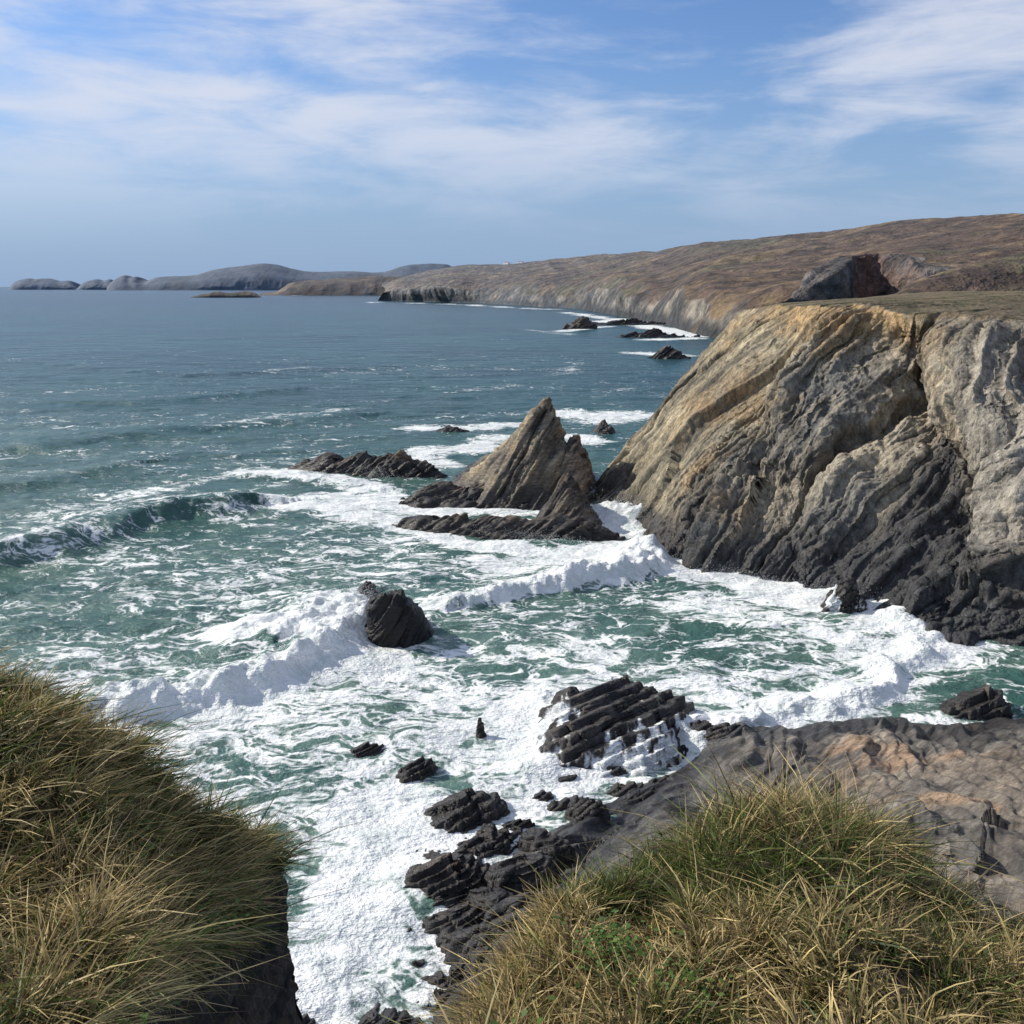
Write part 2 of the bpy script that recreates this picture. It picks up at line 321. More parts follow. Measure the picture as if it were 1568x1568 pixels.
# ---------------------------------------------------------------- rock shelf
def shelf():
    r0=[(1950,1118),(1750,1115),(1568,1113),(1430,1122),(1330,1112),(1210,1128),(1120,1120),(1075,1137),(1045,1180),(940,1215),(860,1250),(795,1290),(755,1340),(735,1400),(735,1460),(700,1540),(690,1640)]
    r1=[(1950,1095),(1750,1095),(1568,1097),(1430,1106),(1330,1092),(1210,1110),(1130,1103),(1095,1130),(1075,1172),(975,1222),(890,1260),(832,1300),(792,1350),(770,1400),(765,1460),(750,1530),(740,1650)]
    r2=[(1950,1150),(1750,1150),(1568,1150),(1450,1160),(1350,1152),(1250,1164),(1180,1172),(1130,1200),(1090,1240),(1010,1285),(935,1320),(885,1350),(850,1385),(830,1425),(825,1470),(815,1550),(800,1680)]
    r3=[(1950,1230),(1750,1230),(1568,1230),(1450,1238),(1350,1232),(1260,1248),(1190,1265),(1140,1290),(1100,1320),(1040,1350),(975,1375),(925,1400),(895,1435),(875,1475),(870,1525),(860,1600),(840,1720)]
    r4=[(1950,1400),(1750,1400),(1568,1400),(1450,1410),(1350,1410),(1260,1420),(1190,1430),(1140,1440),(1100,1450),(1045,1470),(995,1490),(955,1515),(935,1550),(920,1590),(910,1640),(905,1700),(900,1800)]
    z=[-.8,1.1,3.6,7.8,14]
    rows=[[PZ(u,v,zz) for u,v in r] for r,zz in zip([r0,r1,r2,r3,r4],z)]
    rows=np.array([np.array(rows[0])+[0,0,-1.5]]+rows)
    last=rows[-1]; l2=last.copy(); l2[:,1]=last[:,1]*.5; l2[:,0]=last[:,0]*.6; l2[:,2]=21
    l3=l2.copy(); l3[:,1]=6.5; l3[:,0]*=.8; l3[:,2]=24.5
    rows=np.concatenate([rows,[l2],[l3]])
    P=crs(crs(rows,620,0),1000,1); N=normals(P)
    if N[...,2].mean()<0: N=-N
    bn=unit([-.42,.5,.76]); q0=bedc(P,bn); q0[...,0]+=.35*fbm(P*.2,3,79)
    q1=q0*[1,.45,.45]
    m=sst(-.5,1.5,P[...,2]); left=1-sst(6,17,P[...,0])
    big=plates(q1,.6,86,.35)
    P=P+N*(((.6+.3*left)*fbm(P*.13,3,80)+(.22+.3*left)*big+.12*ridged(SC(q0,.7,.12),3,81)-(.15+.35*left)*cracks(SC(q0,.3,.5),88,.08))*m)[...,None]
    P[...,2]+=(ledge(P,(-.42,.30,.85),1.3,89,.8)+ledge(P,(-.40,.33,.85),.4,93,.75))*m*(.6+.4*left)
    N=normals(P)
    if N[...,2].mean()<0: N=-N
    P,k=rockify(P,N,q1,.045,1.5,82,1+1.2*left,pl=1.5,ck=.7)
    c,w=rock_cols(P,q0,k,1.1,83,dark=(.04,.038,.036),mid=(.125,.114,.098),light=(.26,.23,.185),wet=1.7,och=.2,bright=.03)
    x=P[...,0]; f=fbm(P*.25,4,84); f2=fbm(SC(q0,1.2,.1),4,85)
    warm=sst(14,28,x+8*f)*sst(2.,5,P[...,2]+2*f)
    c=mix(c,mix((.17,.135,.10),(.31,.26,.19),sst(-.35,.35,f2)),warm*.7)
    c=mix(c,(.31,.165,.08),sst(.25,.55,f+.5*f2)*warm*.5)
    c=mix(c,(.09,.05,.04),sst(.1,.5,-f+.7*f2)*sst(6,10,P[...,2])*warm*.8)
    g=1-sst(6,22,x+3*f); c=mix(c,mix((.035,.035,.036),(.12,.116,.108),sst(-.3,.4,f2+.3*f)),g*.8)
    c=mix(c,(.05,.043,.037),np.clip(k,0,1)*.4)
    build('rock_shelf',P,gridfaces(*P.shape[:2]),4,M_shelf,{'Col':c,'wet':w})
shelf()
# ---------------------------------------------------------------- far coast
def coast(name,rows,seed,nr=260,nc=700,amp=6,fr=.02,haze=0.0,cz=34,spec=None,hz=(.25,.33,.42),mat=None,gull=1.0,rocky=1.0):
    A=np.array(rows,float); P=crs(crs(A,nr,0),nc,1); N=normals(P)
    if N[...,2].mean()<0: N=-N
    hgt=sst(-5,25,P[...,2])
    d=amp*(1.4*fbm(P*fr*.5,4,seed)+gull*1.2*ridged(np.stack([P[...,0]*fr,P[...,1]*fr*.5,P[...,2]*fr*.6],-1),4,seed+1))
    steep=1-sst(.35,.8,N[...,2]); P=P+N*(d*hgt*(.35+1.1*steep))[...,None]; N=normals(P)
    if N[...,2].mean()<0: N=-N
    f=fbm(P*fr*.8,5,seed+3,.6); f2=fbm(P*fr*3,5,seed+4,.6)
    veg=mix((.095,.06,.038),(.175,.12,.06),sst(-.15,.45,f+.6*f2)); veg=mix(veg,(.075,.078,.036),sst(.1,.45,fbm(P*fr*.6+9,4,seed+5)+.3*f2)*.6)
    veg=mix(veg,(.045,.03,.022),sst(.05,.4,-f2-.3*f)*.8)
    rk=mix((.05,.048,.046),(.235,.205,.16),sst(-.2,.5,fbm(P*fr*1.3,4,seed+6)+.7*f2))
    rk=mix(rk,(.035,.035,.035),1-sst(3,12,P[...,2]))
    m=np.clip((1-sst(.5,.86,N[...,2]+.3*f2))*(1-sst(cz*.9,cz*1.5,P[...,2]+22*f))*rocky,0,1)
    c=mix(veg,rk,m)
    if spec: c=spec(P,c,f2)
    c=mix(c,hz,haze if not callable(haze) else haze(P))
    build(name,P,gridfaces(nr,nc),4,mat or M_far,{'Col':c,'wet':np.zeros(P.shape[:2])})
    return P
def row(pts): return [PY(*p) for p in pts]
def backrow(pts,d,dz): return [np.array([p[0]*(1+d/p[1]),p[1]+d,p[2]+dz]) for p in np.array(row(pts))]
b=[(1750,540),(1400,535),(1180,525),(1100,520),(1060,513),(1010,497),(960,488),(880,474),(800,469),(740,465.5),(690,464),(640,462.5),(600,461.5),(578,461)]
B=[PZ(u,v,-1) for u,v in b]
ct=[(1750,440,480),(1400,445,520),(1200,448,590),(1130,450,640),(1085,452,690),(1030,448,900),(975,440,1030),(890,436,1440),(815,433,1650),(750,433,1850),(700,432,1900),(650,436,2010),(612,440,2080),(588,447,2090)]
md=[(1750,385,640),(1400,408,690),(1240,410,800),(1140,410,900),(1075,412,1000),(1020,415,1200),(960,415,1400),(880,413,1800),(805,415,2000),(740,417,2250),(695,418,2300),(650,423,2400),(610,432,2300),(590,443,2200)]
tp=[(1750,312,850),(1568,331,950),(1300,352,1200),(1180,363,1350),(1090,372,1500),(1045,380,1650),(990,388,1900),(930,391,2150),(860,397,2350),(780,404,2600),(700,409,2900),(650,418,2800),(610,430,2600),(592,442,2400)]
Tp=row(tp); Bk=[np.array(p)+[0,500,-15] for p in Tp]
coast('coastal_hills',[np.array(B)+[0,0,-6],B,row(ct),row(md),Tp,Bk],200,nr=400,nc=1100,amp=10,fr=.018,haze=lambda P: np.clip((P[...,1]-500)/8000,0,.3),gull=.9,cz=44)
c2=[(1195,472,366),(1232,452,376),(1285,418,398),(1300,408,415),(1345,403,418),(1395,408,402),(1420,425,380),(1500,432,360),(1800,440,300)]
b2=[(u,v,y-10) for u,v,y in c2]; b2=[np.array([PY(*q)[0],q[2],-2]) for q in b2]
m2=[(1197,471,372),(1236,448,384),(1288,412,408),(1303,403,424),(1345,399,430),(1395,398,425),(1425,408,410),(1500,405,400),(1800,380,380)]
t2=[(1200,470,385),(1245,440,402),(1294,404,440),(1320,396,470),(1360,392,500),(1400,390,510),(1480,384,520),(1568,370,500),(1800,345,480)]
def covecol(P,c,f2):
    x=P[...,0]; rk=mix((.035,.037,.04),(.12,.105,.09),sst(-.3,.3,f2))
    m=(1-sst(41,47,P[...,2]+7*f2))*(1-sst(163,178,x+8*f2)); c=mix(c,rk,m*.92)
    return mix(c,(.17,.08,.05),m*np.exp(-((x-145-5*f2)/7)**2)*.75)
coast('brown_hill',[b2,row(c2),row(m2),row(t2),backrow(t2,150,-14)],230,nr=220,nc=420,amp=2.4,fr=.06,haze=.03,cz=30,spec=covecol)
b3=[(1340,520,190),(1400,520,185),(1480,520,180),(1568,520,175),(1750,520,170)]
c3=[(1345,480,205),(1400,462,215),(1480,440,220),(1568,425,220),(1750,400,215)]
t3=[(1350,468,240),(1410,440,255),(1480,412,265),(1568,392,265),(1750,350,260)]
coast('heather_slope',[[p*[1,1,0]+[0,0,-1] for p in row(b3)],row(c3),row(t3),backrow(t3,60,-8)],250,nr=200,nc=400,amp=1.6,fr=.08,haze=.02,cz=5,rocky=.4)
def ridge(name,sil,y,depth,seed,haze,hz,amp=8,fr=.006):
    us=[s[0] for s in sil]; top=[PY(u,v,y+depth*.5) for u,v in sil]
    B_=[np.array([PY(u,440,y)[0],y,-3]) for u in us]; Bk=[np.array([p[0],y+depth*1.2,-3]) for p in top]
    M_=[np.array([(a[0]+b_[0])/2,a[1]+depth*.12,(b_[2]*.6)]) for a,b_ in zip(B_,top)]
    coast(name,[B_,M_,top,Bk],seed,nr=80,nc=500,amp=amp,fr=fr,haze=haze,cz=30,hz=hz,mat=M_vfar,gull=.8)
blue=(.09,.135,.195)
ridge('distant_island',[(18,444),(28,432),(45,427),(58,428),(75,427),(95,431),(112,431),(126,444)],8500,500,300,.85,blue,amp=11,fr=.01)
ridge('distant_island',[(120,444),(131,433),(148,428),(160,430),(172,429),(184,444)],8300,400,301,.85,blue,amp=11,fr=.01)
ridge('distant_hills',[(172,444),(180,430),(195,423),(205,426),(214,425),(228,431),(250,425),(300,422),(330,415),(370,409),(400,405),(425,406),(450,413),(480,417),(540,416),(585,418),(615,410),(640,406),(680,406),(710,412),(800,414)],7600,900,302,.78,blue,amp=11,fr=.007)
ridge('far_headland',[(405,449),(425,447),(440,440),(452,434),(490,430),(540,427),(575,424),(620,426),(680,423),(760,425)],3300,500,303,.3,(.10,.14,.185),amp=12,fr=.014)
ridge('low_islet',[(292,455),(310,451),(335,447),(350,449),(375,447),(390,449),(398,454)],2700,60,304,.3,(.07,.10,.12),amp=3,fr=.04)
def house(u,v,y,L,W,Hh,rot):
    c=PY(u,v,y); h=Hh
    vs=[(-L/2,-W/2,-5),(L/2,-W/2,-5),(L/2,W/2,-5),(-L/2,W/2,-5),(-L/2,-W/2,h),(L/2,-W/2,h),(L/2,W/2,h),(-L/2,W/2,h),(-L/2,0,h*1.6),(L/2,0,h*1.6)]
    fs=[(0,1,5,4),(2,3,7,6),(1,2,6,9,5),(3,0,4,8,7),(4,5,9,8),(6,7,8,9)]
    n0=len(vs)
    for k in (-.3,0,.3):
        x=k*L; vs+=[(x-.6,-W/2-.03,h*.35),(x+.6,-W/2-.03,h*.35),(x+.6,-W/2-.03,h*.8),(x-.6,-W/2-.03,h*.8)]; fs.append((n0,n0+1,n0+2,n0+3)); n0+=4
    me=bpy.data.meshes.new('white_house'); me.from_pydata(vs,[],fs)
    for col,nm in (((.8,.79,.75),'render'),((.16,.16,.17),'slate'),((.03,.03,.04),'glass')):
        m,nt,bb,ns,ln=newmat(nm); bb.inputs['Base Color'].default_value=(*col,1); me.materials.append(m)
    for i,p in enumerate(me.polygons): p.material_index=1 if i in (4,5) else (2 if i>5 else 0)
    o=bpy.data.objects.new('white_house',me); o.location=c; o.rotation_euler[2]=rot; scene.collection.objects.link(o)
for q in [(776,405,2480,15,7,4,-.75),(797,404,2460,17,7,4,-.7)]: house(*q)
# ---------------------------------------------------------------- sea
def polyd(X,Y,pts):
    W=np.array([PZ(u,v)[:2] for u,v in pts]); best=np.full(X.shape,1e9); sg=np.zeros(X.shape)
    for a,b_ in zip(W[:-1],W[1:]):
        e=b_-a; L2=e@e; t=np.clip(((X-a[0])*e[0]+(Y-a[1])*e[1])/L2,0,1)
        dx=X-(a[0]+t*e[0]); dy=Y-(a[1]+t*e[1]); d=np.hypot(dx,dy); cr_=e[0]*(Y-a[1])-e[1]*(X-a[0])
        m=d<best; best=np.where(m,d,best); sg=np.where(m,np.sign(cr_),sg)
    return best,sg
CREST=[
 ([(-250,884),(-60,870),(60,848),(130,828),(200,806),(290,788),(360,780)],2.4,6.0,.0),
 ([(200,1092),(250,1086),(330,1070),(400,1052),(450,1028),(500,1000),(545,965),(560,940)],1.7,3.2,1),
 ([(450,985),(500,958),(545,935)],1.5,4,1),
 ([(715,925),(760,913),(800,908),(850,898)],1.3,2.4,1),
 ([(865,900),(900,893),(950,888),(1000,868),(1010,850)],1.8,3.0,1),
 ([(1060,1122),(1120,1112),(1200,1108),(1270,1090),(1340,1062),(1400,1022),(1425,990),(1420,965),(1360,930),(1290,905)],.7,2.0,1),
 ([(925,790),(960,800),(1000,800)],2.0,3.5,1),
 ([(400,730),(450,728),(520,740),(580,752)],.6,3,.7),
 ([(820,1070),(830,1110),(820,1160)],.5,2,1),
 ([(80,560),(300,575),(600,562)],.6,9,0),([(0,690),(250,662),(520,640)],.9,9,0),([(300,520),(700,512),(900,520)],.6,14,0),
 ([(-100,620),(200,618),(420,600)],.8,9,0),([(-100,760),(60,740),(200,715)],.8,6,0),
]
FOAM=[
 ([(430,1600),(480,1500),(540,1420),(560,1340),(560,1270),(600,1210)],3.5,1.0),
 ([(450,1540),(560,1540),(660,1500)],2.5,.7),([(500,1400),(620,1300),(690,1250)],2.4,.95),([(480,1250),(520,1180)],2.5,.66),
 ([(340,1250),(440,1230),(560,1180),(640,1140),(760,1150),(840,1170)],3.0,.68),
 ([(420,1110),(520,1110),(600,1090)],3,.56),
 ([(240,1090),(330,1076),(400,1060),(450,1040),(510,1010),(555,965),(590,1030)],2.6,1.2),
 ([(380,970),(440,960),(500,950),(550,935)],5,.95),([(420,930),(520,910),(600,895)],5,.5),
 ([(830,1040),(800,1090),(790,1150),(860,1190),(960,1190),(1050,1160)],2.4,.84),
 ([(860,1030),(960,1040),(1060,1090)],2.4,.65),([(720,1230),(800,1240),(860,1215),(960,1190)],2.0,.75),
 ([(740,1290),(760,1330),(735,1380)],1.0,.8),
 ([(1050,1115),(1130,1100),(1200,1095),(1280,1075),(1350,1045),(1400,1010),(1425,980)],2.6,1.15),
 ([(1000,850),(1100,878),(1200,905),(1290,930),(1370,950),(1430,980)],4.6,1.05),
 ([(1080,930),(1180,950),(1280,985),(1350,1000)],6,.76),([(950,930),(1080,985),(1200,1020),(1230,1060)],4,.42),
 ([(1450,1010),(1568,1020),(1700,1040)],3.5,.55),([(1400,1095),(1500,1105),(1600,1108)],2.2,.7),([(1300,1070),(1400,1050),(1480,1040)],3,.55),
 ([(860,890),(930,880),(1000,855)],3.8,1.2),([(640,930),(720,918),(790,905),(850,892)],2.6,.97),([(650,960),(700,950),(760,935)],3,.6),
 ([(780,860),(900,850),(1000,845)],5,.85),([(720,880),(800,960),(900,990),(1000,1000)],4,.42),
 ([(600,800),(700,828),(800,842),(900,848),(960,840)],2.6,1.1),([(560,790),(460,770),(520,760),(640,782),(780,778)],4.5,.92),
 ([(380,722),(450,722),(540,740),(600,768)],4.0,.92),([(920,785),(960,800),(990,820)],5,1.3),
 ([(640,655),(720,655),(790,650)],5,.85),([(660,690),(720,690),(760,670)],5,.8),([(860,632),(920,640),(960,635)],8,.95),([(880,670),(910,675)],5,.9),([(690,710),(650,700)],4,.9),
 ([(60,790),(180,765),(300,738),(400,722)],4.0,.62),([(110,800),(200,772),(330,760),(420,745)],4.5,.55),
 ([(0,858),(100,834),(190,800),(290,783),(380,772)],1.4,.55),
 ([(180,830),(300,840),(450,850),(600,870),(760,860)],7,.4),([(300,900),(420,900),(560,890)],7,.42),
 ([(60,1020),(200,970),(330,930)],6,.4),([(240,1150),(330,1170),(420,1200)],5,.46),
 ([(975,540),(1050,545)],9,.85),([(860,507),(930,500)],9,.85),([(920,492),(1000,500),(1060,515)],12,.95),([(1000,520),(1060,518)],10,.9),([(860,478),(930,488)],12,.75),([(940,488),(1000,497)],16,.85),
 ([(578,463),(640,464.5),(700,466),(780,471),(850,474)],18,.72),([(490,464),(560,464)],20,.5),([(292,456),(320,456)],14,.9),([(810,505),(870,512)],10,.5),([(860,570),(890,555)],7,.45),
 ([(930,600),(960,595)],5,.45),([(420,452),(460,452.6)],30,.6),
 ([(380,650),(470,632),(560,625)],4,.45),([(200,640),(330,625)],4,.42),([(0,700),(120,690)],4,.44),([(600,560),(720,560)],5,.42),([(700,600),(790,590)],5,.45),([(100,600),(200,590)],4,.42),([(400,570),(480,560)],4,.42),
]
def sea():
    na,nr=1000,960
    az=np.radians(np.linspace(-44,44,na))[None,:]; dep=np.radians(np.concatenate([np.linspace(62,44,40)[:-1],np.linspace(44,.045,nr-39)]))[:,None]
    R=30/np.tan(dep); Y=R*np.ones_like(az); X=Y*np.tan(az)
    fo=np.zeros(X.shape); 
    near=np.exp(-((Y-62)/75)**2)
    fo+=.29*near*sst(-85,-10,X+.2*Y)+.27*(1-sst(150,1000,Y))
    h=np.zeros(X.shape); rown=np.where(R[:,0]<3600)[0]; s=slice(rown[0],rown[-1]+1)
    Xs,Ys=X[s],Y[s]; p2=np.stack([Xs,Ys,0*Xs],-1)
    wx=Xs+1.8*fbm(p2*.25,4,400)+.01*Ys*fbm(p2*.03,2,405); wy=Ys+2.2*fbm(p2*.25,4,401)
    fs=fo[s]
    for pts,w,a in FOAM:
        d,_=polyd(wx,wy,pts); fs=np.maximum(fs,a*np.exp(-(d/w)**4*.5)*.25+a*np.exp(-(d/w)**2*.7)*.75)
    hs=np.zeros(Xs.shape); lump=fbm(p2*.7,3,402,.5); l2=fbm(p2*2.4,3,403,.5)
    for pts,A,w,f in CREST:
        d,sg=polyd(wx,wy,pts); ww=np.where(sg>0,w*1.3,w*.5); g=np.exp(-(d/ww)**2)
        v=A*g*(1+ (.45*lump+.09*l2)*f +.06*(1-f)*lump); hs=np.maximum(hs,v)
        if f: fs=np.maximum(fs,f*1.25*np.exp(-(d/(w*.8))**2))
    fade=1-sst(250,900,Ys)
    hs+=fade*(.36*fbm(np.stack([Xs*.10+Ys*.05,Ys*.22,0*Xs],-1),3,404)+.18*fbm(p2*.5,4,406,.6))
    fm=sst(.8,1.15,fs)*(1-sst(150,260,Ys)); hs+=fm*(.07*np.abs(l2)+.22*lump)
    h[s]=hs; fo[s]=fs+.18*fbm(p2*.14,3,409)*(fs<.95)
    fo=fo+.14*fbm(np.stack([X*.02,Y*.06,0*X],-1),3,407)*(1-sst(300,1500,Y))
    P=np.stack([X,Y,h],-1)
    m,nt,b,ns,ln=newmat('sea_water')
    geo=ns.new('ShaderNodeNewGeometry'); pos=geo.outputs['Position']
    at=ns.new('ShaderNodeAttribute'); at.attribute_name='foam'; fa=at.outputs['Fac']
    mp=ns.new('ShaderNodeMapping'); mp.inputs['Scale'].default_value=(.6,1,.6); mp.inputs['Rotation'].default_value=(0,0,.3); ln.new(pos,mp.inputs[0])
    wn=ns.new('ShaderNodeTexNoise'); wn.inputs['Scale'].default_value=.22; wn.inputs['Detail'].default_value=2; ln.new(pos,wn.inputs['Vector'])
    vm=ns.new('ShaderNodeVectorMath'); vm.operation='MULTIPLY_ADD'; ln.new(wn.outputs['Color'],vm.inputs[0]); vm.inputs[1].default_value=(6,6,0); ln.new(mp.outputs[0],vm.inputs[2])
    n1=noise(ns,ln,vm.outputs[0],.55,7,.68,0)
    wn2=ns.new('ShaderNodeTexNoise'); wn2.inputs['Scale'].default_value=1.0; wn2.inputs['Detail'].default_value=3; ln.new(pos,wn2.inputs['Vector'])
    def vor(sc):
        v=ns.new('ShaderNodeTexVoronoi'); v.feature='DISTANCE_TO_EDGE'; v.inputs['Scale'].default_value=sc
        v2=ns.new('ShaderNodeVectorMath'); v2.operation='MULTIPLY_ADD'; ln.new(wn2.outputs['Color'],v2.inputs[0]); v2.inputs[1].default_value=(1.3/sc,1.3/sc,0); ln.new(vm.outputs[0],v2.inputs[2])
        ln.new(v2.outputs[0],v.inputs['Vector']); return mrange(ns,ln,v.outputs['Distance'],0,.28,1,0)
    lace=mth(ns,ln,'ADD',mth(ns,ln,'MULTIPLY',vor(.42),.5),mth(ns,ln,'MULTIPLY',vor(1.3),.5))
    n1c=mrange(ns,ln,n1,.3,.7,0,1,False)
    val=mth(ns,ln,'ADD',mth(ns,ln,'MULTIPLY',n1c,.6),mth(ns,ln,'MULTIPLY',lace,.4))
    mask=mrange(ns,ln,mth(ns,ln,'ADD',val,fa),1.0,1.27)
    sx=ns.new('ShaderNodeSeparateXYZ'); ln.new(pos,sx.inputs[0])
    dd=mrange(ns,ln,sx.outputs['Y'],70,330); d2=mrange(ns,ln,sx.outputs['Y'],300,2500)
    big=noise(ns,ln,pos,.012,3,.6); 
    deep=mixc(ns,ln,mrange(ns,ln,big,.35,.65),(.008,.050,.056),(.016,.080,.076))
    deep=mixc(ns,ln,d2,deep,(.008,.038,.052))
    shal=mixc(ns,ln,mrange(ns,ln,noise(ns,ln,pos,.08,3,.6),.35,.65),(.040,.112,.094),(.078,.155,.122))
    wc=mixc(ns,ln,dd,shal,deep)
    wc=mixc(ns,ln,mrange(ns,ln,fa,.35,1.0,0,.75),wc,(.20,.29,.245))
    fc=mixc(ns,ln,mrange(ns,ln,n1,.35,.65),(.66,.71,.69),(.88,.89,.87))
    col=mixc(ns,ln,mask,wc,fc); ln.new(col,b.inputs['Base Color'])
    ln.new(mrange(ns,ln,mask,0,1,.22,.9),b.inputs['Roughness']); ln.new(mrange(ns,ln,mask,0,1,.21,.1),b.inputs['Specular IOR Level'])
    mw=ns.new('ShaderNodeMapping'); mw.inputs['Scale'].default_value=(.5,1,1); mw.inputs['Rotation'].default_value=(0,0,.15); ln.new(pos,mw.inputs[0])
    w1=noise(ns,ln,mw.outputs[0],1.1,5,.65,0); w2=noise(ns,ln,mw.outputs[0],.09,3,.6)
    fb=noise(ns,ln,pos,2.6,3,.6)
    hh=mth(ns,ln,'ADD',mth(ns,ln,'ADD',mth(ns,ln,'MULTIPLY',w1,.6),mth(ns,ln,'MULTIPLY',w2,3.8)),mth(ns,ln,'MULTIPLY',mth(ns,ln,'MULTIPLY',fb,fa),.22))
    bp=ns.new('ShaderNodeBump'); bp.inputs['Strength'].default_value=1; bp.inputs['Distance'].default_value=1; ln.new(hh,bp.inputs['Height'])
    ln.new(bp.outputs[0],b.inputs['Normal'])
    build('sea',P,gridfaces(nr,na),4,m,{'foam':fo})
sea()
def spray():
    src=[([(430,1035),(500,1000),(540,960),(560,930)],9000,2.3,1.1),([(300,1075),(450,1030)],2500,1.4,.8),([(925,790),(990,805)],3600,2.3,1.4),([(870,895),(1000,868)],3500,1.8,.9),([(720,922),(850,898)],1800,1.3,.7),([(560,725),(600,745)],700,1.4,1.),([(1000,845),(1200,900),(1400,960)],3500,.6,1.),([(620,800),(900,840)],2600,.9,.9),([(620,770),(800,775)],1400,1.1,1.),([(1250,925),(1330,935)],900,1.5,1.)]
    pts=[];sz=[]
    for pl,k,zh,sc in src:
        W=np.array([PZ(u,v) for u,v in pl]); t=rng.random(k)*(len(W)-1); i=t.astype(int); f=(t-i)[:,None]
        c=W[i]*(1-f)+W[i+1]*f+rng.normal(0,sc,(k,3))*[1,1,0]; c[:,2]=zh*(.4+np.abs(rng.normal(0,.42,k)))
        pts.append(c); sz.append(rng.uniform(.008,.03,k))
    C=np.concatenate(pts); S=np.concatenate(sz)[:,None,None]
    O=np.array([[1,0,0],[-1,0,0],[0,1,0],[0,-1,0],[0,0,1],[0,0,-1]],float)
    V=C[:,None,:]+O[None]*S*rng.uniform(.6,1.4,(len(C),6,1))
    T=np.array([[0,2,4],[2,1,4],[1,3,4],[3,0,4],[2,0,5],[1,2,5],[3,1,5],[0,3,5]])
    Fc=(np.arange(len(C))*6)[:,None,None]+T[None]
    m,nt,b,ns,ln=newmat('spray_white'); b.inputs['Base Color'].default_value=(.85,.87,.87,1); b.inputs['Roughness'].default_value=.9
    build('sea_spray',V.reshape(-1,3),Fc,3,m)
spray()
# ---------------------------------------------------------------- foreground banks and grass
def bank(name,rows,nr,nc,seed,amp=.12):
    P=crs(crs(np.array(rows),nr,0),nc,1); N=normals(P)
    k=P.shape[0]//2
    if N[k,:nc//2,2].mean()<0: N=-N
    P=P+N*(amp*fbm(P*1.3,4,seed)+amp*.8*ridged(P*2.6,3,seed+1))[...,None]
    N=normals(P)
    if N[k,:nc//2,2].mean()<0: N=-N
    f=fbm(P*3,5,seed+2,.6)
    c=mix((.03,.025,.016),(.09,.068,.04),sst(-.4,.5,f)); 
    st=1-sst(.2,.6,N[...,2]); c=mix(c,mix((.02,.018,.016),(.075,.06,.05),sst(-.3,.4,fbm(P*[2,2,6],5,seed+3))),st)
    build(name,P,gridfaces(nr,nc),4,M_soil,{'Col':c,'wet':0*P[...,0]})
    return P,N
def leftbank():
    rg=[(-300,990,6.5),(-120,1030,6.4),(0,1085,6.3),(70,1140,6.2),(140,1190,6.3),(215,1235,6.4),(300,1285,6.6),(378,1318,6.9)]
    md=[(-330,1210,5),(-120,1240,5),(0,1262,5),(80,1300,5),(150,1340,5),(215,1375,5.2),(270,1395,5.6),(330,1400,6.2)]
    nrw=[(-400,1500,3.9),(-120,1520,3.8),(0,1540,3.8),(60,1560,3.7),(110,1575,3.7),(165,1560,4),(215,1510,4.5),(295,1465,5.6)]
    R1=np.array(row(rg)); R2=np.array(row(md)); R3=np.array(row(nrw)); R4=R3.copy(); R4[:,1]=1.2; R4[:,2]=27.9; R4[:,0]-=.3
    R0=R1+[0,.7,-.9]; Rm=R1+[-.1,1.2,-4]; Rz=R1+[-.3,1.6,-32]
    rows=np.array([Rz,Rm,R0,R1,R2,R3,R4])
    e=rows[:,-1]; 
    ext=np.stack([e+[.09,.02,-.25],e+[.06,.05,-.9],e+[.0,.05,-2.2],e+[.05,0,-6],np.stack([e[:,0]+.3,e[:,1],np.full(len(e),-1.5)],-1)],1)
    ext[0,:,2]=np.minimum(ext[0,:,2],-2)
    return bank('grassy_bank',np.concatenate([rows,ext],1),260,420,500,.14)
def rightbank():
    rg=[(690,1640,3.9),(770,1555,4.3),(835,1475,4.8),(875,1405,5.2),(960,1370,5.5),(1050,1345,5.8),(1125,1310,6.0),(1220,1275,6.2),(1330,1290,6.2),(1395,1360,6.0),(1470,1425,5.8),(1568,1450,5.8),(1780,1450,5.8)]
    md=[(650,1720,3.5),(755,1650,3.7),(850,1590,4.1),(920,1520,4.4),(1000,1480,4.7),(1090,1450,4.9),(1160,1415,5.1),(1240,1390,5.2),(1340,1405,5.2),(1410,1470,5),(1490,1510,4.8),(1600,1520,4.8),(1820,1520,4.8)]
    R1=np.array(row(rg)); R2=np.array(row(md)); R3=R2.copy(); R3[:,1]=3.2; R3[:,0]*=.85; R3[:,2]=R2[:,2]+.35; R4=R3.copy(); R4[:,1]=1.0; R4[:,2]=28.0
    R0=R1+[0,.5,-.7]; Rm=R1+[0,.9,-3.0]; Rz=R1+[0,1.4,-9]
    return bank('grassy_bank',[Rz,Rm,R0,R1,R2,R3,R4],260,420,520)
def grassmat():
    m,nt,b,ns,ln=newmat('grass_blades'); at=ns.new('ShaderNodeAttribute'); at.attribute_name='Col'
    ln.new(at.outputs['Color'],b.inputs['Base Color']); b.inputs['Roughness'].default_value=.55; b.inputs['Specular IOR Level'].default_value=.3
    tr=ns.new('ShaderNodeBsdfTranslucent'); ln.new(at.outputs['Color'],tr.inputs['Color'])
    mx=ns.new('ShaderNodeMixShader'); mx.inputs[0].default_value=.25; ln.new(b.outputs[0],mx.inputs[1]); ln.new(tr.outputs[0],mx.inputs[2])
    ln.new(mx.outputs[0],nt.nodes['Material Output'].inputs['Surface']); return m
MG=grassmat()
